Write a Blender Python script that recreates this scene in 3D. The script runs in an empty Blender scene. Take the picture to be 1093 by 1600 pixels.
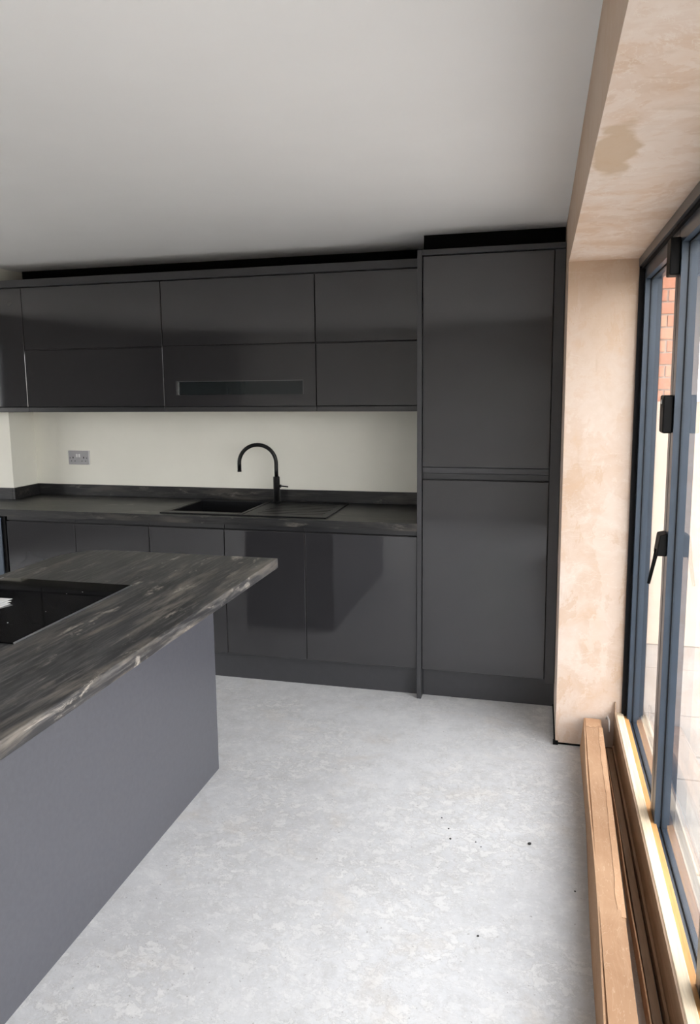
import bpy, bmesh, math, random
from mathutils import Vector, Matrix, noise
from math import sin, cos, pi
random.seed(7)
SC = bpy.context.scene
COL = SC.collection

# ------------------------------------------------------------------ camera
YAW, PITCH, ROLL = 0.24874, 0.13708, -0.010792
F_PX, PPX, PPY = 1152.631, 550.562, 763.516
cam_d = bpy.data.cameras.new('camera')
cam = bpy.data.objects.new('camera', cam_d)
COL.objects.link(cam)
fwd = Vector((-sin(YAW) * cos(PITCH), cos(YAW) * cos(PITCH), -sin(PITCH)))
right = Vector((cos(YAW), sin(YAW), 0)); upv = right.cross(fwd)
r2 = right * cos(ROLL) + upv * sin(ROLL); u2 = -right * sin(ROLL) + upv * cos(ROLL)
M = Matrix((r2, u2, -fwd)).transposed().to_4x4()
M.translation = Vector((0.58556, -3.62516, 1.60370))
cam.matrix_world = M
cam_d.sensor_fit = 'HORIZONTAL'; cam_d.sensor_width = 36.0
cam_d.lens = F_PX / 1093 * 36
cam_d.shift_x = -(PPX - 546.5) / 1093
cam_d.shift_y = -(800 - PPY) / 1093
cam_d.clip_start = 0.02
SC.camera = cam

# ------------------------------------------------------------------ light
WORLD_STRENGTH = 9.6
w = bpy.data.worlds.new('overcast_sky'); SC.world = w; w.use_nodes = True
nt = w.node_tree; nt.nodes.clear()
wo = nt.nodes.new('ShaderNodeOutputWorld'); bg = nt.nodes.new('ShaderNodeBackground')
tc = nt.nodes.new('ShaderNodeTexCoord'); sep = nt.nodes.new('ShaderNodeSeparateXYZ')
cr = nt.nodes.new('ShaderNodeValToRGB')
cr.color_ramp.elements[0].position = 0.0; cr.color_ramp.elements[0].color = (0.66, 0.64, 0.60, 1)
cr.color_ramp.elements[1].position = 0.08; cr.color_ramp.elements[1].color = (0.975, 0.98, 1.0, 1)
e = cr.color_ramp.elements.new(1.0); e.color = (0.60, 0.62, 0.65, 1)
nt.links.new(tc.outputs['Generated'], sep.inputs[0]); nt.links.new(sep.outputs['Z'], cr.inputs[0])
nt.links.new(cr.outputs[0], bg.inputs[0]); nt.links.new(bg.outputs[0], wo.inputs[0])
bg.inputs[1].default_value = WORLD_STRENGTH
SC.view_settings.view_transform = 'Standard'
SC.view_settings.look = 'None'
SC.view_settings.exposure = 0.0
SC.view_settings.gamma = 1.0
SC.view_settings.use_curve_mapping = False

# ------------------------------------------------------------------ helpers
OFF = {}

def box(bm, x0, x1, y0, y1, z0, z1, bev=0.0, seg=1):
    vs = [bm.verts.new((x, y, z)) for x in (x0, x1) for y in (y0, y1) for z in (z0, z1)]
    q = [(0, 1, 3, 2), (4, 6, 7, 5), (0, 4, 5, 1), (2, 3, 7, 6), (0, 2, 6, 4), (1, 5, 7, 3)]
    fs = [bm.faces.new([vs[i] for i in f]) for f in q]
    if bev > 0:
        es = list({e for f in fs for e in f.edges})
        bmesh.ops.bevel(bm, geom=es, offset=bev, segments=seg, profile=0.5, affect='EDGES')
    return vs

def boxes(*bs, bev=0.0):
    bm = bmesh.new()
    for b in bs:
        box(bm, *b[:6], bev=(b[6] if len(b) > 6 else bev))
    return bm

def prism(bm, poly, a0, a1, axis='Z'):
    def P(p, a):
        return {'Z': (p[0], p[1], a), 'Y': (p[0], a, p[1]), 'X': (a, p[0], p[1])}[axis]
    A = [bm.verts.new(P(p, a0)) for p in poly]; B = [bm.verts.new(P(p, a1)) for p in poly]
    n = len(poly)
    bm.faces.new(A[::-1]); bm.faces.new(B)
    for i in range(n):
        bm.faces.new((A[i], A[(i + 1) % n], B[(i + 1) % n], B[i]))
    return A, B

def tube(bm, pts, rad, seg=24, cap=True):
    pts = [Vector(p) for p in pts]
    rads = rad if isinstance(rad, (list, tuple)) else [rad] * len(pts)
    rings = []; n0 = None
    for i, p in enumerate(pts):
        t = (pts[min(i + 1, len(pts) - 1)] - pts[max(i - 1, 0)]).normalized()
        if n0 is None:
            n0 = t.orthogonal().normalized()
        n0 = (n0 - t * n0.dot(t)).normalized(); b = t.cross(n0)
        rings.append([bm.verts.new(p + (n0 * cos(2 * pi * k / seg) + b * sin(2 * pi * k / seg)) * rads[i]) for k in range(seg)])
    for a, b_ in zip(rings, rings[1:]):
        for k in range(seg):
            f = bm.faces.new((a[k], a[(k + 1) % seg], b_[(k + 1) % seg], b_[k])); f.smooth = True
    if cap:
        bm.faces.new(rings[0][::-1]); bm.faces.new(rings[-1])

def build(name, bm, mat, parent=None, label=None, smooth=False):
    off = OFF.get(parent.as_pointer(), Vector((0, 0, 0))) if parent else Vector((0, 0, 0))
    bmesh.ops.recalc_face_normals(bm, faces=bm.faces[:])
    if parent:
        bmesh.ops.translate(bm, verts=bm.verts[:], vec=-off)
    me = bpy.data.meshes.new(name); bm.to_mesh(me); bm.free()
    if smooth:
        for p in me.polygons: p.use_smooth = True
    me.materials.append(mat)
    o = bpy.data.objects.new(name, me); COL.objects.link(o)
    if parent: o.parent = parent
    if label: o['label'] = label
    OFF[o.as_pointer()] = off
    return o

def tag(o, label, cat, group=None, kind=None):
    o['label'] = label; o['category'] = cat
    if group: o['group'] = group
    if kind: o['kind'] = kind
    return o

def thing(name, label, cat, loc, group=None):
    o = bpy.data.objects.new(name, None); COL.objects.link(o)
    o.empty_display_size = 0.1
    o.location = loc; OFF[o.as_pointer()] = Vector(loc)
    return tag(o, label, cat, group)

def struct(name, bm, mat, parent=None):
    o = build(name, bm, mat, parent)
    if not parent: o['kind'] = 'structure'
    return o

# ------------------------------------------------------------------ materials
class NT:
    def __init__(s, name):
        s.m = bpy.data.materials.new(name); s.m.use_nodes = True
        s.t = s.m.node_tree; s.b = s.t.nodes['Principled BSDF']; s.out = s.t.nodes['Material Output']
        s.tc = s.t.nodes.new('ShaderNodeTexCoord')
    def n(s, typ, **k):
        x = s.t.nodes.new(typ)
        for a, v in k.items(): setattr(x, a, v)
        return x
    def l(s, a, b): s.t.links.new(a, b)
    def mapping(s, scale=(1, 1, 1), rot=(0, 0, 0), loc=(0, 0, 0)):
        mp = s.n('ShaderNodeMapping'); mp.inputs['Scale'].default_value = scale
        mp.inputs['Rotation'].default_value = rot; mp.inputs['Location'].default_value = loc
        s.l(s.tc.outputs['Object'], mp.inputs[0]); return mp.outputs[0]
    def noise(s, vec, scale, detail=6, rough=.55, dist=0.0):
        x = s.n('ShaderNodeTexNoise'); x.inputs['Scale'].default_value = scale
        x.inputs['Detail'].default_value = detail; x.inputs['Roughness'].default_value = rough
        x.inputs['Distortion'].default_value = dist
        s.l(vec, x.inputs['Vector']); return x.outputs[0]
    def ramp(s, fac, stops, interp='LINEAR'):
        x = s.n('ShaderNodeValToRGB'); x.color_ramp.interpolation = interp
        while len(x.color_ramp.elements) < len(stops): x.color_ramp.elements.new(0.5)
        for el, (p, c) in zip(x.color_ramp.elements, stops):
            el.position = p; el.color = (c, c, c, 1) if isinstance(c, (int, float)) else (*c, 1)
        s.l(fac, x.inputs[0]); return x.outputs[0]
    def mix(s, fac, a, b, mode='MIX'):
        x = s.n('ShaderNodeMix', data_type='RGBA', blend_type=mode)
        for i, v in ((0, fac), (6, a), (7, b)):
            if isinstance(v, (int, float)): x.inputs[i].default_value = v if i == 0 else (v, v, v, 1)
            elif isinstance(v, tuple): x.inputs[i].default_value = (*v, 1)
            else: s.l(v, x.inputs[i])
        return x.outputs[2]
    def math(s, op, a, b=0.0, clamp=False):
        x = s.n('ShaderNodeMath', operation=op); x.use_clamp = clamp
        for i, v in ((0, a), (1, b)):
            if isinstance(v, (int, float)): x.inputs[i].default_value = v
            else: s.l(v, x.inputs[i])
        return x.outputs[0]
    def bump(s, h, strength=.2, dist=.002):
        x = s.n('ShaderNodeBump'); x.inputs['Strength'].default_value = strength
        x.inputs['Distance'].default_value = dist; s.l(h, x.inputs['Height'])
        s.l(x.outputs[0], s.b.inputs['Normal'])
    def setp(s, color=None, rough=None, metal=None, spec=None, coat=None):
        for k, v in (('Base Color', color), ('Roughness', rough), ('Metallic', metal), ('Specular IOR Level', spec), ('Coat Weight', coat)):
            if v is None: continue
            i = s.b.inputs[k]
            if isinstance(v, tuple): i.default_value = (*v, 1)
            elif isinstance(v, (int, float)): i.default_value = v
            else: s.l(v, i)

def plain(name, color, rough=.5, metal=0, spec=.5, var=0.0, vscale=30, bump=0.0, bscale=200):
    t = NT(name); v = t.mapping()
    if var:
        f = t.noise(v, vscale, 4)
        lo = tuple(c * (1 - var) for c in color); hi = tuple(min(1, c * (1 + var)) for c in color)
        t.setp(t.ramp(f, [(.3, lo), (.7, hi)]))
    else: t.setp(color)
    t.setp(rough=rough, metal=metal, spec=spec)
    if bump: t.bump(t.noise(v, bscale, 3), bump, .001)
    return t.m

def gloss_door(name, c, rough=.05):
    t = NT(name); v = t.mapping()
    t.setp(t.ramp(t.noise(v, 2.5, 2), [(.3, tuple(x * .96 for x in c)), (.7, tuple(x * 1.04 for x in c))]))
    t.setp(rough=rough, spec=.85)
    return t.m

def worktop_mat(name, along, k=1.0):
    t = NT(name)
    def sc(a, b): return (a, b, b) if along == 'X' else (b, a, b)
    n0 = t.noise(t.mapping(sc(1.0, 6)), 1.5, 8, .62, .4)
    n1 = t.noise(t.mapping(sc(1.3, 9), loc=(3, 5, 1)), 1.5, 10, .66, .35)
    n2 = t.noise(t.mapping(sc(3, 50), loc=(7, 1, 2)), 2.0, 6, .7, .3)
    n3 = t.noise(t.mapping(sc(2.4, 8), loc=(2, 4, 9)), 1.9, 12, .74, .5)
    big = t.noise(t.mapping(sc(.9, 1.6)), 2.2, 3, .5, .3)
    c = t.ramp(n0, [(.32, tuple(k * q for q in (.012, .0125, .015))), (.5, tuple(k * q for q in (.028, .029, .032))), (.68, tuple(k * q for q in (.062, .062, .063)))])
    reg = t.ramp(big, [(.40, .2), (.54, 1)])
    c = t.mix(t.math('MULTIPLY', t.ramp(n1, [(.51, 0), (.62, .9)]), reg), c, (.20 * k, .178 * k, .152 * k))
    c = t.mix(t.math('MULTIPLY', t.ramp(n3, [(.565, 0), (.62, .9)]), reg), c, (.42 * k, .385 * k, .335 * k))
    c = t.mix(t.ramp(n2, [(.50, 0), (.64, .5)]), c, (.20 * k, .192 * k, .182 * k))
    c = t.mix(t.ramp(n2, [(.28, .8), (.44, 0)]), c, (.012, .012, .014))
    c = t.mix(t.ramp(n1, [(.30, .8), (.42, 0)]), c, (.012, .012, .014))
    # staves of the print: thin dark seams along the grain
    sp_ = t.n('ShaderNodeSeparateXYZ'); t.l(t.tc.outputs['Object'], sp_.inputs[0])
    cc = t.math('FRACT', t.math('MULTIPLY', sp_.outputs['Y' if along == 'X' else 'X'], 1 / .098))
    seam = t.ramp(cc, [(0, 1), (.018, 1), (.03, 0)])
    c = t.mix(t.math('MULTIPLY', seam, .6), c, (.012, .012, .013))
    t.setp(c, rough=.40, spec=.5)
    t.bump(t.math('ADD', n1, t.math('MULTIPLY', n2, .6)), .25, .0015)
    return t.m

def concrete_mat():
    t = NT('concrete'); v = t.mapping()
    big = t.noise(v, 1.1, 5, .55, .3)
    c = t.ramp(big, [(.3, (.50, .50, .505)), (.5, (.565, .567, .572)), (.7, (.62, .622, .628))])
    med = t.noise(t.mapping((1, 1, 1), loc=(4, 2, 0)), 9, 12, .76, .3)
    c = t.mix(t.ramp(med, [(.32, .6), (.50, 0)]), c, (.43, .425, .415))
    c = t.mix(t.ramp(med, [(.52, 0), (.68, .6)]), c, (.70, .695, .68))
    # flaky skin of laitance: ragged lighter patches gathered in regions
    reg = t.ramp(t.noise(t.mapping(loc=(1.3, .7, 0)), 1.7, 6, .62, .4), [(.42, .12), (.58, 1)])
    fl = t.noise(t.mapping((1, 1.2, 1), loc=(2, 8, 3)), 20, 12, .74, .25)
    flm = t.ramp(fl, [(.515, 0), (.55, 1)])
    flf = t.math('MULTIPLY', flm, reg)
    c = t.mix(t.math('MULTIPLY', flf, .38), c, (.73, .715, .68))
    edge = t.ramp(fl, [(.485, 0), (.505, .55), (.525, 0)])
    c = t.mix(t.math('MULTIPLY', edge, reg), c, (.40, .385, .36))
    fl2 = t.noise(t.mapping(loc=(9, 3, 3)), 55, 10, .72, .3)
    c = t.mix(t.ramp(fl2, [(.56, 0), (.64, .4)]), c, (.73, .72, .70))
    c = t.mix(t.ramp(fl2, [(.34, .35), (.42, 0)]), c, (.42, .41, .39))
    c = t.mix(t.ramp(t.noise(t.mapping(loc=(5, 9, 1)), 3.2, 6, .65, .5), [(.54, 0), (.72, .4)]), c, (.56, .50, .43))
    c = t.mix(t.ramp(t.noise(t.mapping(loc=(6, 6, 1)), 85, 2, .5), [(.70, 0), (.74, .7)]), c, (.25, .24, .22))
    t.setp(c, rough=.72, spec=.35)
    h = t.math('ADD', t.math('MULTIPLY', flf, .8), t.math('MULTIPLY', t.noise(v, 60, 8, .7), .8))
    t.bump(h, .4, .003)
    return t.m

def plaster_mat(stain=False):
    t = NT('bare_plaster'); v = t.mapping()
    a = t.noise(v, 2.6, 8, .66, .5); b = t.noise(t.mapping(loc=(3, 3, 3)), 6, 8, .66, 1.2)
    c = t.ramp(a, [(.3, (.55, .395, .285)), (.5, (.64, .505, .41)), (.70, (.67, .57, .495))])
    c = t.mix(t.ramp(b, [(.34, .6), (.50, 0)]), c, (.60, .42, .29))
    c = t.mix(t.ramp(b, [(.55, 0), (.66, .4)]), c, (.74, .64, .565))
    # ragged dried trowel laps and a few hairline cracks
    lap = t.noise(t.mapping((1, 1, .6), loc=(8, 2, 4)), 5, 12, .7, .4)
    c = t.mix(t.ramp(lap, [(.535, 0), (.55, .38)]), c, (.72, .62, .545))
    c = t.mix(t.ramp(lap, [(.40, .5), (.415, 0)]), c, (.56, .385, .26))
    hc = t.noise(t.mapping((.8, .8, 2.2), loc=(2, 6, 1)), 3, 9, .6, .8)
    c = t.mix(t.ramp(hc, [(.497, 0), (.5, .5), (.503, 0)]), c, (.74, .66, .58))
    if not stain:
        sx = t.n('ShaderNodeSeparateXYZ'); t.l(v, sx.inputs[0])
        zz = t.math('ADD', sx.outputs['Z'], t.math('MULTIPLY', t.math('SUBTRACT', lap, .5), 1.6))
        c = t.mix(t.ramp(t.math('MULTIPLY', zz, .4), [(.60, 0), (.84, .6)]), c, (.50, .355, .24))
    st = t.noise(t.mapping((1, 1, .35) if not stain else (.35, 1, 1), loc=(1, 1, 5)), 14, 6, .6, 1.0)
    c = t.mix(t.ramp(st, [(.62, 0), (.70, .4)]), c, (.52, .38, .27))
    if stain:
        # one big damp trowel patch on the soffit
        mp = t.mapping((1, 1, 1), loc=(-.735, 1.85, 0), rot=(0, 0, 0))
        s = t.n('ShaderNodeMapping'); t.l(mp, s.inputs[0]); s.inputs['Scale'].default_value = (1 / .05, 1 / .22, 0)
        ds = t.n('ShaderNodeTexNoise'); ds.inputs['Scale'].default_value = 12; ds.inputs['Detail'].default_value = 5
        t.l(v, ds.inputs['Vector'])
        ln = t.n('ShaderNodeVectorMath', operation='LENGTH'); t.l(s.outputs[0], ln.inputs[0])
        dd = t.math('ADD', ln.outputs['Value'], t.math('MULTIPLY', t.math('SUBTRACT', ds.outputs[0], .5), 1.6))
        c = t.mix(t.ramp(dd, [(.75, .8), (1.05, 0)]), c, (.50, .36, .235))
    c = t.mix(1.0, c, (1.16, 1.18, 1.19) if stain else (.95, .95, .95), 'MULTIPLY')  # soffit copy brightened: bounce light from outside put into its plaster colour
    t.setp(c, rough=.75, spec=.3)
    t.bump(t.math('ADD', b, st), .25, .002)
    return t.m

def wood_mat(name, dark, light, along='Y', rough=.6):
    t = NT(name)
    sc = {'Y': (14, .8, 14), 'X': (.8, 14, 14)}[along]
    n = t.noise(t.mapping(sc), 2.2, 7, .6, .8); n2 = t.noise(t.mapping(tuple(4 * k for k in sc)), 3, 4, .6)
    c = t.ramp(n, [(.3, dark), (.7, light)])
    c = t.mix(t.ramp(n2, [(.35, .35), (.5, 0)]), c, tuple(k * .6 for k in dark))
    t.setp(c, rough=rough, spec=.35); t.bump(n2, .15, .001)
    return t.m

def glass_mat():
    t = NT('window_glass'); t.t.nodes.remove(t.b)
    g = t.n('ShaderNodeNewGeometry'); dot = t.n('ShaderNodeVectorMath', operation='DOT_PRODUCT')
    t.l(g.outputs['Incoming'], dot.inputs[0]); t.l(g.outputs['Normal'], dot.inputs[1])
    c = t.math('ABSOLUTE', dot.outputs['Value']); om = t.math('SUBTRACT', 1.0, c)
    p = t.math('POWER', om, 5.0); R = t.math('ADD', t.math('MULTIPLY', p, .72), .045, clamp=True)
    tr = t.n('ShaderNodeBsdfTransparent'); tr.inputs[0].default_value = (.965, .965, .965, 1)
    gl = t.n('ShaderNodeBsdfGlossy'); gl.inputs['Roughness'].default_value = 0.0
    gl.inputs[0].default_value = (1, 1, 1, 1)
    mx = t.n('ShaderNodeMixShader'); t.l(R, mx.inputs[0]); t.l(tr.outputs[0], mx.inputs[1]); t.l(gl.outputs[0], mx.inputs[2])
    # wiped-on chalky smears left on the new panes
    v = t.mapping((1, 6, 3)); sm = t.noise(v, 3.0, 7, .7, 2.5)
    df = t.n('ShaderNodeBsdfDiffuse'); df.inputs[0].default_value = (.8, .82, .85, 1)
    m2 = t.n('ShaderNodeMixShader'); t.l(t.ramp(sm, [(.66, .015), (.72, .30)]), m2.inputs[0])
    t.l(mx.outputs[0], m2.inputs[1]); t.l(df.outputs[0], m2.inputs[2]); t.l(m2.outputs[0], t.out.inputs[0])
    return t.m

def cardboard_mat(name='cardboard', k=1.0):
    t = NT(name); v = t.mapping()
    a = t.noise(v, 5, 5, .6, .5); fl = t.noise(t.mapping((30, 2, 30)), 2, 4)
    c = t.ramp(a, [(.3, (.36 * k, .205 * k, .115 * k)), (.7, (.44 * k, .27 * k, .16 * k))])
    c = t.mix(t.ramp(fl, [(.5, 0), (.75, .25)]), c, (.52 * k, .34 * k, .215 * k))
    cr_ = t.noise(t.mapping((3, 1.2, 3), loc=(2, 2, 2)), 6, 2, .4, 3.0)
    c = t.mix(t.ramp(cr_, [(.49, 0), (.5, .45), (.51, 0)]), c, (.62 * k, .46 * k, .32 * k))
    t.setp(c, rough=.8, spec=.2); t.bump(t.math('ADD', a, cr_), .3, .003)
    return t.m

def brick_mat():
    t = NT('red_brick'); v = t.mapping()
    g = t.n('ShaderNodeObjectInfo')
    c = t.ramp(g.outputs['Random'], [(0, (.46, .17, .10)), (.5, (.56, .24, .15)), (1, (.62, .34, .22))])
    c = t.mix(t.ramp(t.noise(v, 40, 5), [(.4, 0), (.7, .5)]), c, (.56, .33, .22))
    t.setp(c, rough=.9, spec=.2); t.bump(t.noise(v, 90, 5), .5, .003)
    return t.m

M_DOOR = gloss_door('graphite_gloss', (.027, .0265, .0285))
M_MATT = plain('graphite_matt', (.040, .040, .043), .38, spec=.5, var=.06, bump=.05)
M_PANEL = plain('graphite_island_panel', (.076, .077, .088), .30, spec=.5, var=.07, vscale=60, bump=.12, bscale=300)
M_RAIL = plain('graphite_handle_rail', (.026, .026, .028), .3)
M_CARC = plain('graphite_carcass', (.02, .02, .021), .5)
M_DARK = plain('gap_shade_black', (.004, .004, .004), .9, spec=.1)
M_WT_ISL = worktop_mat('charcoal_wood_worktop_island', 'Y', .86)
M_WT_RUN = worktop_mat('charcoal_wood_worktop_run_shaded', 'X', .27)  # same worktop darkened: shade under the wall cupboards put into its colour
M_CONC = concrete_mat()
M_CEIL = plain('ceiling_paint', (.88, .875, .86), .9, spec=.2, var=.012, vscale=3, bump=.05, bscale=120)
M_WALL = plain('mist_coat_wall', (.83, .815, .73), .85, spec=.2, var=.03, vscale=2.5, bump=.06, bscale=80)
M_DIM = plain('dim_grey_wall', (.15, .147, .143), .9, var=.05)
M_REAR = plain('rear_wall_paint', (.58, .575, .555), .9, var=.04, vscale=2)
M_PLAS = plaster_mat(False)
M_SOFF = plaster_mat(True)
M_ALU = plain('grey_blue_aluminium', (.036, .052, .074), .3, spec=.5, var=.08, vscale=12)
M_ALUH = plain('grey_aluminium_head', (.065, .064, .066), .35, spec=.6)
M_GASK = plain('black_gasket', (.004, .004, .005), .7, spec=.2)
M_HARD = plain('black_hardware', (.003, .003, .003), .5, spec=.15)
M_GLASS = glass_mat()
M_TAP = plain('matt_black_metal', (.004, .004, .0045), .3, spec=.3)
M_SINK = plain('black_composite', (.006, .006, .007), .42, spec=.28, var=.1, vscale=200)
M_HOB = plain('black_ceramic_glass', (.002, .002, .0025), .03, spec=.22)
M_STEEL = plain('brushed_steel', (.55, .57, .60), .3, metal=1.0)
M_SOCK = plain('socket_grey_plate', (.36, .355, .365), .35, var=.04)
M_WHITE = plain('white_plastic', (.75, .75, .74), .35)
M_HOLE = plain('pin_hole_black', (.02, .02, .02), .8)
M_PAPER = plain('white_paper', (.8, .8, .8), .8)
M_INK = plain('grey_print', (.25, .25, .27), .8)
M_CARD = cardboard_mat()
M_CARD2 = cardboard_mat('cardboard_pale', 1.22)
M_PINE = wood_mat('pale_pine', (.68, .52, .34), (.84, .72, .54))
M_PLY = wood_mat('orange_ply_edge', (.50, .25, .085), (.62, .34, .13))
M_BRN = wood_mat('weathered_brown_timber', (.26, .17, .105), (.40, .28, .19))
M_BRICK = brick_mat()
M_MORT = plain('lime_mortar', (.62, .58, .52), .95, var=.1, vscale=60)
M_REND = plain('cream_render', (.66, .56, .46), .9, var=.06, vscale=5)
M_PAVE = plain('pale_paving', (.36, .345, .325), .85, var=.12, vscale=4)
M_SOIL = plain('paving_joint_sand', (.30, .27, .23), .95)
M_VGLASS = plain('smoked_glass', (.014, .018, .019), .05, spec=.6)
M_APPL = plain('dark_steel', (.13, .155, .19), .35, metal=1.0)
M_CHROME = plain('thin_chrome', (.6, .62, .63), .15, metal=1.0)

# ------------------------------------------------------------------ constants (metres)
ZC, ZS = 2.3455, 2.104        # ceiling, soffit
XP, YP, XF = .686, -.369, .958  # beam/pier face, pier front, frame line
YW = .58                      # back wall
XL, YR = -4.6, -5.4           # left wall, rear wall
YE = -5.25                    # near end of the bifold opening
ZT = .921                     # worktop top

# ------------------------------------------------------------------ room shell
struct('floor', boxes((XL - .1, 1.09, YR - .1, YW + .1, -.12, 0)), M_CONC)
struct('ceiling', boxes((XL - .1, 1.09, YR - .1, YW + .1, ZC, ZC + .12)), M_CEIL)
struct('wall_back', boxes((XL - .1, XP, YW, YW + .1, 0, ZC)), M_WALL)
LY0, LY1, LZ0, LZ1 = -2.3, -.5, .10, 2.12  # unseen glazed doors added on the left for fill light
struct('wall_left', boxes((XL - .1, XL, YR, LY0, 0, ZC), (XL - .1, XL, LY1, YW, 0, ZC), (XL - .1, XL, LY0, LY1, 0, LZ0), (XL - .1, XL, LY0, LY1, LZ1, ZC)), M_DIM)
t = struct('fill_window_2', boxes((XL - .08, XL - .03, LY0, LY1, LZ0, LZ0 + .06), (XL - .08, XL - .03, LY0, LY1, LZ1 - .06, LZ1), (XL - .08, XL - .03, LY0, LY0 + .06, LZ0 + .06, LZ1 - .06), (XL - .08, XL - .03, LY1 - .06, LY1, LZ0 + .06, LZ1 - .06), (XL - .08, XL - .03, -1.59, -1.51, LZ0 + .06, LZ1 - .06)), M_ALU)
build('glass_pane', boxes((XL - .06, XL - .05, LY0 + .06, -1.59, LZ0 + .06, LZ1 - .06), (XL - .06, XL - .05, -1.51, LY1 - .06, LZ0 + .06, LZ1 - .06)), M_GLASS, t)
# nib of wall that stands forward left of the sink run
struct('wall_nib_left', boxes((XL, -2.64, .347, YW, 0, ZC)), M_WALL)
WX0, WX1, WZ0, WZ1 = -3.32, -.93, .10, 1.30  # unseen low window added behind the camera to light the units
struct('wall_rear', boxes((-3.4, WX0, YR - .1, YR, 0, ZC), (WX1, 1.09, YR - .1, YR, 0, ZC), (WX0, WX1, YR - .1, YR, 0, WZ0), (WX0, WX1, YR - .1, YR, WZ1, ZC)), M_REAR)
t = struct('fill_window_1', boxes((WX0, WX1, YR - .07, YR - .03, WZ0, WZ0 + .05), (WX0, WX1, YR - .07, YR - .03, WZ1 - .05, WZ1), (WX0, WX0 + .05, YR - .07, YR - .03, WZ0 + .05, WZ1 - .05), (WX1 - .05, WX1, YR - .07, YR - .03, WZ0 + .05, WZ1 - .05), (-2.15, -2.10, YR - .07, YR - .03, WZ0 + .05, WZ1 - .05)), M_ALU)
build('glass_pane', boxes((WX0 + .05, -2.15, YR - .055, YR - .045, WZ0 + .05, WZ1 - .05), (-2.10, WX1 - .05, YR - .055, YR - .045, WZ0 + .05, WZ1 - .05)), M_GLASS, t)
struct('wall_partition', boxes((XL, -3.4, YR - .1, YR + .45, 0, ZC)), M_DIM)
bm = bmesh.new()
box(bm, XP, 1.05, YP, YW + .1, .012, ZC)
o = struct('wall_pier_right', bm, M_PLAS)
build('shadow_gap', boxes((XP - .006, 1.045, YP + .006, YW, 0, .012)), M_DARK, o)
build('angle_bead_foot', boxes((XP - .010, XP + .012, YP - .004, YP + .01, 0, .020)), M_HARD, o)
# beam above the doors; its downward face is the soffit
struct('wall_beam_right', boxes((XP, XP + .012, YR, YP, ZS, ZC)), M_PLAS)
struct('trim_soffit', boxes((XP + .012, 1.09, YR, YP, ZS, ZC), (XP, XP + .012, YR, YP, ZS - .0006, ZS)), M_SOFF)
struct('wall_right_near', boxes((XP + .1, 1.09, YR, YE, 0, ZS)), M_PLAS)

# ------------------------------------------------------------------ base run
G = .0016

def shadow_frame(x0, x1, y, z0, z1):
    return (x0 + G, x1 - G, y, y + .019, z0 + G, z1 - G)

def base_unit(x0, x1, label):
    t = thing('base_cabinet', label, 'cabinet', ((x0 + x1) / 2, .02, .0), 'base cupboards under the sink worktop')
    a_, b_ = x0 + .001, x1 - .001
    build('carcass', boxes((a_, a_ + .018, .0215, .555, .15, .880), (b_ - .018, b_, .0215, .555, .15, .880),
                           (a_ + .018, b_ - .018, .0215, .555, .15, .168), (a_ + .018, b_ - .018, .547, .555, .168, .880),
                           (a_ + .018, b_ - .018, .0215, .040, .80, .880)), M_CARC, t)
    bm = bmesh.new()
    # door with a J-shaped finger lip along its top
    prof = [(.0, .152), (.019, .152), (.019, .832), (.006, .832), (.006, .848), (0, .848)]
    A, B = prism(bm, [(p[0], p[1]) for p in prof], x0 + G, x1 - G, 'X')
    es = [e_ for e_ in bm.edges if all(v.co.y < .001 for v in e_.verts)]
    bmesh.ops.bevel(bm, geom=es, offset=.0026, segments=2, profile=.5, affect='EDGES')
    build('door', bm, M_DOOR, t)
    build('handle_rail', boxes((x0 + G, x1 - G, .008, .0205, .853, .8795), bev=.001), M_RAIL, t)
    return t

bx = [-2.430, -1.974, -1.505, -1.055, -.598, -.001]
lab = ['gloss graphite base cupboard beside the pale appliance edge at far left',
       'gloss graphite base cupboard second from left under the sink worktop',
       'gloss graphite base cupboard just right of the island back corner, below the sink bowl',
       'gloss graphite base cupboard below the tap and sink drainer',
       'wide gloss graphite base cupboard next to the tall larder unit']
for i in range(5): base_unit(bx[i], bx[i + 1], lab[i])

# built-in appliance whose pale edge shows at the far left
t = thing('built_in_appliance', 'pale steel edge of a built-in appliance at the left end of the base run', 'appliance', (-2.76, 0, 0))
build('carcass', boxes((-3.08, -2.447, .02, .32, .15, .880)), M_CARC, t)
build('door', boxes((-3.06, -2.459, -.012, .018, .16, .872), bev=.004), M_APPL, t)
build('gasket', boxes((-2.459, -2.436, .0, .018, .16, .872), bev=.001), M_HARD, t)
tag(build('plinth_board', boxes((-3.4, -.001, .04, .056, .0005, .149)), M_MATT), 'low dark grey kickboard under the base cupboards', 'plinth')

# worktop (cut out for the sink bowl)
SX0, SX1, SY0, SY1 = -1.445, -.487, .021, .505
BX0, BX1, BY0, BY1 = -1.408, -.985, .085, .468
t = thing('sink_worktop', 'charcoal wood-effect worktop of the back run, with the sink set in it', 'worktop', (-1.3, .27, .881))
bm = bmesh.new()
for b in ((-3.4, -2.641, -.02, .346, .881, ZT), (-2.641, BX0 - .01, -.02, .579, .881, ZT), (BX1 + .01, -.001, -.02, .579, .881, ZT),
          (BX0 - .01, BX1 + .01, -.02, BY0 - .01, .881, ZT), (BX0 - .01, BX1 + .01, BY1 + .01, .579, .881, ZT)):
    box(bm, *b)
bmesh.ops.remove_doubles(bm, verts=bm.verts[:], dist=.00001)
build('slab', bm, M_WT_RUN, t)
build('upstand', boxes((-2.620, -.001, .561, .579, ZT, .992), bev=.001), M_WT_RUN, t)
build('upstand', boxes((-2.639, -2.621, .330, .579, ZT, .992), bev=.001), M_WT_RUN, t)
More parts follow.
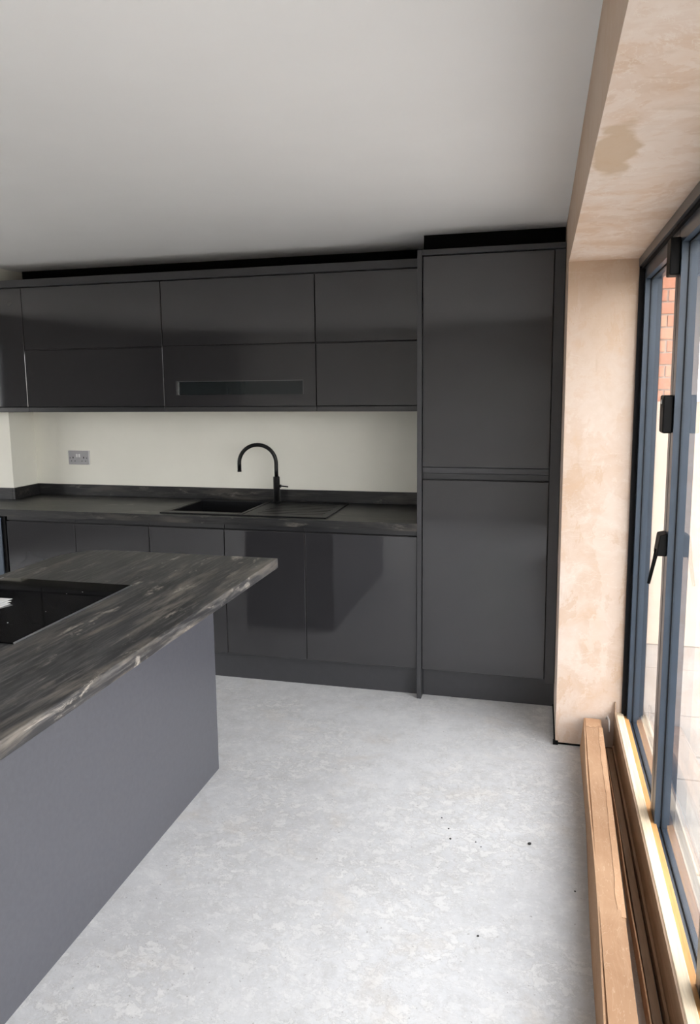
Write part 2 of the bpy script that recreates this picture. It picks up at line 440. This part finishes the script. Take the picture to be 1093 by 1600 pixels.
build('upstand', boxes((-3.4, -2.640, .329, .346, ZT, .992), bev=.001), M_WT_RUN, t)

# sink
t = thing('sink', 'black composite sink with bowl at left and ribbed drainer at right', 'sink', (-.966, .26, ZT))
bm = bmesh.new()
zr = ZT + .007
box(bm, SX0, BX0, SY0, SY1, ZT + .0003, zr, .0015); box(bm, BX1, BX1 + .02, SY0, SY1, ZT + .0003, zr, .0015)
box(bm, BX0, BX1, SY0, BY0, ZT + .0003, zr, .0015); box(bm, BX0, BX1, BY1, SY1, ZT + .0003, zr, .0015)
build('rim', bm, M_SINK, t)
bm = bmesh.new()
th = .006; zb = .745
box(bm, BX0, BX0 + th, BY0, BY1, zb, ZT + .004); box(bm, BX1 - th, BX1, BY0, BY1, zb, ZT + .004)
box(bm, BX0, BX1, BY0, BY0 + th, zb, ZT + .004); box(bm, BX0, BX1, BY1 - th, BY1, zb, ZT + .004)
box(bm, BX0, BX1, BY0, BY1, zb - th, zb)
build('bowl', bm, M_SINK, t)
bm = bmesh.new(); tube(bm, [(-1.2, .28, zb), (-1.2, .28, zb + .004)], [.045, .042], 32); build('drain', bm, M_STEEL, t)
bm = bmesh.new()
box(bm, BX1 + .02, SX1, SY0, SY1, ZT + .0003, ZT + .004, .001)
box(bm, SX1 - .014, SX1, SY0, SY1, ZT + .004, zr, .001); box(bm, BX1 + .02, SX1 - .014, SY0, SY0 + .014, ZT + .004, zr, .001)
box(bm, BX1 + .02, SX1 - .014, SY1 - .014, SY1, ZT + .004, zr, .001)
build('drainer', bm, M_SINK, t)
for k in range(7):
    y = .11 + k * .05
    build('rib', boxes((-.90 + .004 * k, -.53, y, y + .012, ZT + .0038, ZT + .0056, .0007)), M_SINK, t)

# tap
TX, TY = -.922, .478
t = thing('kitchen_tap', 'matt black swan-neck tap with pin lever behind the sink', 'tap', (TX, TY, zr))
bm = bmesh.new()
tube(bm, [(TX, TY, zr - .0005), (TX, TY, zr + .006), (TX, TY, zr + .0061), (TX, TY, 1.078), (TX, TY, 1.082)], [.026, .026, .0195, .0195, .017], 32)
build('body', bm, M_TAP, t)
dv = Vector((-.97, -.24, 0)); R_ = .109
pts = [(TX, TY, 1.08), (TX, TY, 1.12), (TX, TY, 1.165)]
for k in range(1, 25):
    a = pi * k / 24
    p = Vector((TX, TY, 1.162)) + dv * (R_ * (1 - cos(a))) + Vector((0, 0, R_ * sin(a))); pts.append(tuple(p))
pts.append((pts[-1][0], pts[-1][1], 1.117))
bm = bmesh.new(); tube(bm, pts, .0115, 24); sp = build('spout', bm, M_TAP, t)
bm = bmesh.new(); tube(bm, [(pts[-1][0], pts[-1][1], 1.121), (pts[-1][0], pts[-1][1], 1.112)], .0122, 24); build('nozzle', bm, M_TAP, sp)
bm = bmesh.new(); tube(bm, [(TX + .017, TY, 1.025), (TX + .028, TY, 1.025)], .009, 16)
tube(bm, [(TX + .028, TY, 1.0255), (TX + .072, TY - .003, 1.022)], .0042, 12); build('lever', bm, M_TAP, t)

# socket
x0, x1, z0, z1 = -2.390, -2.240, 1.122, 1.212
t = thing('double_socket', 'grey double plug socket on the cream wall above the worktop', 'socket', ((x0 + x1) / 2, YW, z0))
build('back_box', boxes((x0 - .001, x1 + .003, YW - .006, YW, z0 - .001, z1 + .001), bev=.001), M_WHITE, t)
build('face_plate', boxes((x0 + .002, x1 - .002, YW - .011, YW - .006, z0 + .001, z1 - .001), bev=.002), M_SOCK, t)
for cx in (x0 + .036, x1 - .036):
    bm = boxes((cx - .003, cx + .003, YW - .0118, YW - .0105, z0 + .040, z0 + .051), (cx - .016, cx - .010, YW - .0118, YW - .0105, z0 + .021, z0 + .026), (cx + .010, cx + .016, YW - .0118, YW - .0105, z0 + .021, z0 + .026))
    build('pin_holes', bm, M_HOLE, t)
for cx in (x0 + .066, x1 - .066):
    build('rocker_switch', boxes((cx - .0065, cx + .0065, YW - .0145, YW - .0105, z0 + .048, z0 + .070), bev=.001), M_WHITE, t)
for cx in (x0 + .014, x1 - .014):
    bm = bmesh.new(); tube(bm, [(cx, YW - .0105, z0 + .043), (cx, YW - .0122, z0 + .043)], .0032, 12); build('fixing_screw', bm, M_HOLE, t)

# ------------------------------------------------------------------ wall cupboards
YU = .25; ZB, ZM, ZU = 1.502, 1.841, 2.207

def wall_unit(x0, x1, label, vent=False, deep=None):
    t = thing('wall_cabinet', label, 'cabinet', ((x0 + x1) / 2, YU + .02, 1.472), 'wall cupboards above the sink')
    if deep: build('carcass', boxes((x0 + .001, -2.642, YU + .0205, .345, 1.472, ZU), (-2.6395, x1 - .001, YU + .0205, .578, 1.472, ZU)), M_CARC, t)
    else: build('carcass', boxes((x0 + .001, x1 - .001, YU + .0205, .578, 1.472, ZU)), M_CARC, t)
    if deep:
        build('door', boxes((-2.87, x1 - G, YU, YU + .019, ZB + G, ZU - G), bev=.0024), M_DOOR, t)
        build('door', boxes((x0 + G, -2.873, YU, YU + .019, ZB + G, ZU - G), bev=.0024), M_DOOR, t)
    else:
        build('door', boxes((x0 + G, x1 - G, YU, YU + .019, ZM + G, ZU - G), bev=.0024), M_DOOR, t, 'upper flap door')
    if deep: pass
    elif not vent:
        build('door', boxes((x0 + G, x1 - G, YU, YU + .019, ZB + G, ZM - G), bev=.0024), M_DOOR, t, 'lower flap door')
    else:
        a, b, c, d = -1.431, -.669, 1.568, 1.645
        bm = bmesh.new()
        O = [(x0 + G, ZB + G), (x1 - G, ZB + G), (x1 - G, ZM - G), (x0 + G, ZM - G)]
        I = [(a, c), (b, c), (b, d), (a, d)]
        V = [[[bm.verts.new((p[0], y, p[1])) for p in Lp] for Lp in (O, I)] for y in (YU, YU + .019)]
        for q in range(4):
            n_ = (q + 1) % 4
            for k_ in (0, 1): bm.faces.new((V[k_][0][q], V[k_][0][n_], V[k_][1][n_], V[k_][1][q]))
            bm.faces.new((V[0][0][q], V[1][0][q], V[1][0][n_], V[0][0][n_])); bm.faces.new((V[0][1][q], V[0][1][n_], V[1][1][n_], V[1][1][q]))
        dr = build('door', bm, M_DOOR, t, 'lower flap door with a long recessed glass slot')
        build('slot_glass', boxes((a, b, YU + .007, YU + .012, c, d)), M_VGLASS, dr)
        build('slot_trim', boxes((a - .001, a + .012, YU - .0015, YU + .006, c, d)), M_CHROME, dr, 'bright left end trim')
        build('slot_trim', boxes((a, b, YU - .0008, YU + .006, d - .003, d)), M_ALUH, dr)
        build('slot_trim', boxes((b - .004, b, YU - .0008, YU + .006, c, d)), M_MATT, dr)
    build('finger_rail', boxes((x0 + G, x1 - G, YU + .004, YU + .0203, 1.474, ZB - .002), bev=.001), M_RAIL, t)

ux = [-3.32, -2.417, -1.506, -.597, -.001]
wall_unit(ux[0], ux[1], 'dark gloss wall cupboard cut off at the left edge, above the wall nib', deep=True)
wall_unit(ux[1], ux[2], 'two-flap gloss graphite wall cupboard above the double plug socket')
wall_unit(ux[2], ux[3], 'gloss graphite wall cupboard with a long glass slot in its lower flap', vent=True)
wall_unit(ux[3], ux[4], 'narrow gloss graphite wall cupboard against the tall larder unit')
tag(build('cornice_strip', boxes((-3.4, -.001, YU - .02, YU + .20, ZU + .001, 2.250), bev=.001), M_MATT), 'flat grey cornice strip along the tops of the wall cupboards', 'cornice')
tag(build('shade_board', boxes((-2.60, -.001, .515, .53, 2.209, ZC - .001)), M_DARK), 'long black board standing in for the shade above the wall cupboards up to the ceiling', 'shade board')  # unlit gap over the wall cupboards, put in as a near-black sheet

# ------------------------------------------------------------------ tall larder
t = thing('larder_cabinet', 'tall gloss graphite larder unit with two stacked doors beside the plaster pier', 'cabinet', (.34, .02, 0))
XR = .635
build('carcass', boxes((.024, .684, .0215, .578, .15, 2.221)), M_CARC, t)

def jdoor(x0, x1, z0, z1, lip_top=None, lip_bot=None):
    bm = bmesh.new()
    if lip_top: prof = [(0, z0), (.019, z0), (.019, z1 - .016), (.006, z1 - .016), (.006, z1), (0, z1)]
    else: prof = [(0, z0), (.006, z0), (.006, z0 + .016), (.019, z0 + .016), (.019, z1), (0, z1)]
    prism(bm, prof, x0, x1, 'X')
    es = [e_ for e_ in bm.edges if all(v.co.y < .001 for v in e_.verts)]
    bmesh.ops.bevel(bm, geom=es, offset=.0026, segments=2, profile=.5, affect='EDGES')
    return bm
build('door', jdoor(.0245, XR - G, .152, 1.140, lip_top=True), M_DOOR, t, 'lower tall door')
build('door', jdoor(.0245, XR - G, 1.206, 2.219), M_DOOR, t, 'upper tall door')
build('handle_rail', boxes((.0245, XR - G, .002, .0205, 1.176, 1.203), bev=.001), M_MATT, t)
build('handle_rail', boxes((.0245, XR - G, .012, .0205, 1.145, 1.174), bev=.001), M_RAIL, t)
build('filler_strip', boxes((XR + .002, .684, .0, .0205, .135, 2.221), bev=.001), M_MATT, t)
build('end_panel', boxes((.0, .0225, -.02, .578, .0005, 2.246), bev=.001), M_MATT, t)
build('top_panel', boxes((.0235, .684, -.02, .578, 2.222, 2.246), bev=.001), M_MATT, t)
tag(build('plinth_board', boxes((.0235, .683, .04, .056, .0005, .149)), M_MATT), 'short dark grey kickboard under the tall larder unit', 'plinth')
tag(build('shade_board', boxes((.006, .684, .150, .165, 2.2465, ZC - .001)), M_DARK), 'short black board standing in for the shade above the tall larder unit', 'shade board')  # dark gap over the larder: its shade painted as a black board

# ------------------------------------------------------------------ island
IX0, IX1, IY0, IY1 = -1.355, -.428, -2.62, -.874
t = thing('island_cabinet', 'grey island base with a long plain side panel facing the room', 'cabinet', (-1.0, -1.7, 0))
build('side_panel', boxes((-.722, -.703, -2.52, -.910, .0005, .8805), bev=.001), M_PANEL, t)
build('end_panel', boxes((-1.318, -.7225, -.930, -.911, .0005, .8805), bev=.001), M_PANEL, t)
build('end_panel', boxes((-1.318, -.7225, -2.52, -2.501, .0005, .8805), bev=.001), M_PANEL, t)
build('carcass', boxes((-1.296, -.7225, -2.5005, -.9305, .15, .8805)), M_CARC, t)
for k in range(3):
    y0 = -2.500 + k * .523
    build('door', boxes((-1.317, -1.298, y0 + .002, y0 + .521, .152, .835), bev=.0015), M_DOOR, t)
build('plinth', boxes((-1.262, -1.245, -2.50, -.931, .0005, .149)), M_MATT, t)
bm = bmesh.new()
poly = [(IX1, IY0), (IX1, IY1), (-1.215, IY1), (-1.27, -.895), (-1.32, -.950), (IX0, -1.03), (IX0, IY0)]
prism(bm, poly, .881, ZT, 'Z')
bmesh.ops.bevel(bm, geom=bm.edges[:], offset=.0015, segments=1, profile=.5, affect='EDGES')
tag(build('island_worktop', bm, M_WT_ISL), 'charcoal wood-effect island worktop with pale streaks, overhanging at the right', 'worktop')

# hob
HX0, HX1, HY0, HY1 = -1.304, -.782, -1.985, -1.385
t = thing('hob', 'black glass hob set flat on the island worktop', 'hob', (-1.04, -1.685, ZT))
build('glass_plate', boxes((HX0, HX1 - .004, HY0, HY1, ZT + .0004, ZT + .005), bev=.0008), M_HOB, t)
build('edge_trim', boxes((HX1 - .004, HX1, HY0, HY1, ZT + .0004, ZT + .0056), bev=.0008), M_STEEL, t)
build('edge_trim', boxes((HX0 - .004, HX0, HY0, HY1, ZT + .0004, ZT + .0056), bev=.0008), M_STEEL, t)
for (cx, cy, r) in ((-.92, -1.84, .0018), (-.90, -1.50, .0018), (-.94, -1.53, .0012), (-.88, -1.72, .0012)):
    bm = bmesh.new(); tube(bm, [(cx, cy, ZT + .0049), (cx, cy, ZT + .0054)], r, 10); build('touch_mark', bm, M_WHITE, t)
# folded leaflet on the hob
t = thing('folded_leaflet', 'small white folded leaflet lying on the black hob', 'leaflet', (-1.13, -1.68, ZT + .006))
for k in range(3):
    bm = bmesh.new()
    z = ZT + .0055 + k * .0025
    vs = [(-1.20, -1.735 + .012 * k), (-1.052 - .008 * k, -1.722 + .012 * k), (-1.046 - .004 * k, -1.672 + .010 * k), (-1.20, -1.655 + .008 * k)]
    prism(bm, vs, z, z + .0012, 'Z')
    for v in bm.verts: v.co.z += .004 * max(0, (v.co.x + 1.12)) * k * 8
    build('sheet', bm, M_PAPER, t)
    bm = bmesh.new()
    for j in range(3):
        y = -1.728 + .012 * k + .016 * j
        box(bm, -1.18, -1.065, y, y + .0035, z + .00125, z + .0016)
    build('print', bm, M_INK, t) if k == 0 else bm.free()

# ------------------------------------------------------------------ bifold doors
XI, XG, XO = .980, 1.003, 1.042      # inner face, glass face, outer face of a leaf
ZL0, ZL1 = .095, 2.062
t = struct('door_1', boxes((XF, 1.05, YE, YP - .001, 2.070, ZS - .001), (XI - .002, 1.05, YE, YP - .001, 2.060, 2.070)), M_ALUH)
build('jamb', boxes((XF + .002, 1.048, YP - .016, YP - .001, .06, 2.0695)), M_GASK, t)
build('jamb', boxes((XF + .002, 1.048, YE, YE + .03, .06, 2.0695)), M_ALU, t)
build('gasket', boxes((XI - .012, XI - .0025, YE + .03, YP - .016, 2.0605, 2.0695)), M_GASK, t)
build('threshold', boxes((XI + .008, 1.09, YE + .03, YP - .016, .03, .088)), M_ALU, t)
SW = .056                            # stile face width
ys = [-.388, -1.160, -1.925, -2.690, -3.455, -4.22, -4.985]
for i in range(6):
    y1, y0 = ys[i], ys[i + 1] + .003
    sw1 = .026 if i == 0 else .045
    lf = build('door_leaf', boxes((XI, XO, y1 - sw1, y1, ZL0, ZL1), (XI, XO, y0, y0 + .042, ZL0, ZL1),
                (XI, XO, y0 + .042, y1 - sw1, ZL0, .158), (XI, XO, y0 + .042, y1 - sw1, 2.017, ZL1)), M_ALU, t)
    lf2 = build('glazing_bead', boxes((XG - .0035, XG - .0005, y1 - sw1 - .004, y1 - sw1, .158, 2.017), (XG - .0035, XG - .0005, y0 + .042, y0 + .046, .158, 2.017),
                (XG - .0035, XG - .0005, y0 + .046, y1 - sw1 - .004, .158, .163), (XG - .0035, XG - .0005, y0 + .046, y1 - sw1 - .004, 2.012, 2.017)), M_GASK, lf)
    build('glass_pane', boxes((XG, XG + .024, y0 + .042, y1 - sw1, .158, 2.017)), M_GLASS, lf)
build('jamb', boxes((XI, 1.048, YE + .03, -4.988, .09, 2.0595)), M_ALU, t)
for i in range(1, 6):
    build('meeting_gasket', boxes((XI - .0006, XO - .01, ys[i] + .0002, ys[i] + .0028, ZL0, ZL1)), M_GASK, t)

def hinge_set(yc, handle, lab1):
    bm = boxes((XI - .030, XI - .0002, yc - .034, yc + .030, 1.925, 2.034, .003))
    build('top_hinge', bm, M_HARD, t)
    bm = boxes((XI - .030, XI - .0002, yc - .036, yc + .030, 1.452, 1.568, .004))
    build('middle_hinge', bm, M_HARD, t)
    bm = bmesh.new(); tube(bm, [(XI - .030, yc - .012, 1.548), (XI - .0335, yc - .012, 1.548)], .007, 14)
    build('hinge_screw_cap', bm, M_STEEL, t)
    build('bottom_hinge', boxes((XI - .022, XI - .0002, yc - .034, yc + .030, .19, .26, .003)), M_HARD, t) if False else None
    if handle:
        bm = bmesh.new()
        prism(bm, [(XI - .0002, 1.066), (XI - .030, 1.066), (XI - .022, 1.132), (XI - .0002, 1.138)], yc - .036, yc + .030, 'Y')
        es = bm.edges[:]
        bmesh.ops.bevel(bm, geom=es, offset=.003, segments=2, profile=.5, affect='EDGES')
        h = build('lever_handle', bm, M_HARD, t)
        bm = bmesh.new()
        a = Vector((XI - .024, yc - .004, 1.082)); b = Vector((XI - .044, yc + .002, .968))
        tube(bm, [a, a.lerp(b, .3), b], [.0075, .0062, .005], 14)
        build('lever_blade', bm, M_HARD, h)

hinge_set(-1.158, True, '')
hinge_set(-2.688, False, '')

# ------------------------------------------------------------------ sill timbers along the doors
facing = bmesh.new()
prism(facing, [(YE + .3, .0005), (YP - .003, .0005), (YP - .003, .226), (YP - .014, .224), (YP - .022, .206), (YP - .034, .187), (YP - .055, .1785), (YE + .3, .1775)], .931, .9365, 'X')
tag(build('sill_plank', boxes((.937, .967, YE + .3, YP - .003, .0005, .180), bev=.002), M_PINE), 'pale pine sill plank on edge running along the foot of the glass doors', 'plank')
tag(build('sill_facing', facing, M_BRN), 'weathered brown board face on the room side of the pale sill plank', 'board')
tag(build('ply_packer', boxes((.9675, .9865, YE + .3, YP - .003, .0005, .172), bev=.001), M_PLY), 'thin orange ply strip between the pale sill plank and the blue-grey door track', 'packer strip')

# ------------------------------------------------------------------ long carton and loose strips
def sweep(prof, ys_, xf, zf=None, name='carton'):
    """prof: list (x,z) ; xf(y)->x shift ; builds a closed long prism with many stations"""
    bm = bmesh.new(); rings = []
    for y in ys_:
        rings.append([bm.verts.new((p[0] + xf(y, p), y, p[1] + (zf(y, p) if zf else 0))) for p in prof])
    n = len(prof)
    for a, b in zip(rings, rings[1:]):
        for k in range(n): bm.faces.new((a[k], a[(k + 1) % n], b[(k + 1) % n], b[k]))
    bm.faces.new(rings[0]); bm.faces.new(rings[-1][::-1])
    return bm

ysb = [-.385 - .06 * k for k in range(50)]
def lean(y): return (y + .385) * .0235
t = thing('long_carton', 'long brown cardboard carton lying on the concrete beside the door sill', 'box', (.82, -1.8, 0))
bx_ = lambda y, p: lean(y) + .003 * sin(y * 5 + p[1] * 20)
build('carton_body', sweep([(.794, .0008), (.870, .0008), (.874, .140), (.8060, .140), (.8060, .1452), (.8010, .1452)], ysb, bx_, None), M_CARD, t)
# lid flaps with wandering torn edges
def wav(y): return .006 * noise.noise(Vector((y * 2.2, 1.3, 0))) + .003 * noise.noise(Vector((y * 9, 5, 0)))
bm = sweep([(.8085, .1408), (.8755, .1408), (.8755, .1452), (.8085, .1452)], ysb, lambda y, p: lean(y) + (wav(y) * .3 if p[0] > .85 else 0), None)
build('lid_flap', bm, M_CARD, t)
bm = bmesh.new(); rings = []
for k in range(60):
    y = -.47 - .020 * k
    wv = max(.004, .017 + 1.3 * wav(y * 1.4))
    x1_ = .8765 + lean(y)
    rings.append([bm.verts.new((x, y, z)) for x, z in ((x1_ - wv, .1455), (x1_, .1455), (x1_ + .0008, .118), (x1_ + .0022, .118), (x1_ + .0016, .1468), (x1_ - wv, .1465))])
for a, b in zip(rings, rings[1:]):
    for q in range(6): bm.faces.new((a[q], a[(q + 1) % 6], b[(q + 1) % 6], b[q]))
bm.faces.new(rings[0]); bm.faces.new(rings[-1][::-1])
build('torn_flap', bm, M_CARD2, t, 'paler torn outer flap')
bm = bmesh.new()
prism(bm, [(.8085, -.386), (.869, -.386), (.868, -.452), (.858, -.457), (.846, -.470), (.838, -.468), (.826, -.476), (.812, -.466), (.809, -.468)], .1456, .1466, 'Z')
build('end_flap', bm, M_CARD2, t, 'pale end flap against the plaster pier')
ys2 = [-1.62 - .05 * k for k in range(30)]
bm = sweep([(.8085, .1456), (.868, .1456), (.868, .1470), (.8085, .1470)], ys2, lambda y, p: lean(y) + (.0025 * sin(y * 12) if p[0] > .85 else 0), None)
build('lower_flap', bm, M_CARD, t, 'second overlapping lid flap')

ysc = [-.42 - .05 * k for k in range(80)]
bm = sweep([(.8890, .0008), (.8930, .0008), (.8920, .058), (.8880, .058)], ysc, lambda y, p: .004 * noise.noise(Vector((y * 1.7, 3, 0))) + (y + .4) * .006, lambda y, p: (.012 * noise.noise(Vector((y * 2.1, 7, 0))) if p[1] > .05 else 0))
tag(build('card_strip', bm, M_CARD2), 'thin pale card strip standing on edge in the dark gap beside the long carton', 'card strip')
bm = sweep([(.899, .0008), (.921, .0008), (.921, .034), (.899, .034)], ysc, lambda y, p: (y + .4) * .005, None)
tag(build('brown_batten', bm, M_BRN), 'brown timber batten lying low between the card strip and the sill board', 'batten')
bm = sweep([(.9225, .0008), (.9300, .0008), (.9300, .046), (.9225, .046)], ysc, lambda y, p: -.0002 * sin(y * 3), None)
tag(build('thin_lath', bm, M_BRN), 'thin brown lath upright against the foot of the weathered sill board', 'lath')
bm = bmesh.new()
tube(bm, [(.897, -.385, .15), (.901, -.400, .168), (.906, -.43, .160), (.903, -.47, .128)], [.003, .004, .0045, .003], 8)
tag(build('plastic_wrap_end', bm, plain('cloudy_wrap', (.34, .31, .29), .3)), 'small crumpled scrap of clear wrap at the far end of the long carton', 'wrapping')

# ------------------------------------------------------------------ outside
t = struct('patio', boxes((1.09, 9, -9, 8, -.12, .035)), M_SOIL)
sl = None
for i in range(7):
    for j in range(13):
        x0 = 1.10 + i * .605; y0 = -5.5 + j * .605
        if sl is None:
            sl = build('paving_slab', boxes((0, .597, 0, .597, 0, .02), bev=.003), M_PAVE, t)
            o = sl
        else:
            o = sl.copy(); COL.objects.link(o); o.parent = t
        o.location = (x0, y0, .0352 + random.uniform(0, .002))
struct('ground', boxes((-30, 30, -30, 30, -.30, -.125)), M_SOIL)
# garden wall, rendered
struct('wall_garden', boxes((1.06, 9, .93, 1.00, .06, 1.50)), M_REND)
t = struct('wall_outer_brick', boxes((1.06, 1.345, 1.035, 1.35, .06, 3.2)), M_MORT)
bl = 0.215; proto = {}
for c in range(44):
    z = .07 + c * .0715
    if z < 1.35: continue
    xs = [(1.062, .103), (1.174, .168)] if c % 2 else [(1.062, .215), (1.286, .056)]
    for (x, L) in xs:
        if L not in proto:
            b0 = build('brick', boxes((0, L, 0, .02, 0, .062), bev=.002), M_BRICK, t); proto[L] = b0; o = b0
        else:
            o = proto[L].copy(); COL.objects.link(o); o.parent = t
        o.location = (x + random.uniform(-.002, .002), 1.018 + random.uniform(-.002, .002), z)

# ------------------------------------------------------------------ grit on the floor
GL = ['largest dark crumb of grit on the concrete, nearest the right side of the open floor',
      'dark speck of grit in the middle of the floor, right of the island corner',
      'dark crumb just in front of the middle-floor speck, second largest of the grit',
      'farthest tiny speck of grit, closest to the base cupboards',
      'tiny dark speck on the floor close beside the long carton',
      'lone dark crumb nearest the camera in the middle of the floor',
      'left one of two faint specks just left of the largest crumb',
      'right one of two faint specks just left of the largest crumb']
for i, (x, y, r) in enumerate([(.585, -1.145, .0065), (.297, -1.119, .003), (.31, -1.179, .0042), (.264, -1.056, .0028), (.729, -1.364, .0032), (.444, -1.631, .0036), (.40, -1.177, .0025), (.42, -1.20, .0022)]):
    bm = bmesh.new(); bmesh.ops.create_icosphere(bm, subdivisions=2, radius=r)
    for v in bm.verts:
        v.co *= 1 + .35 * noise.noise(v.co * 300 + Vector((i, 0, 0))); v.co.z *= .5; v.co += Vector((x, y, r * .42))
    tag(build('grit', bm, M_HOLE), GL[i], 'grit', 'crumbs of grit on the concrete floor')
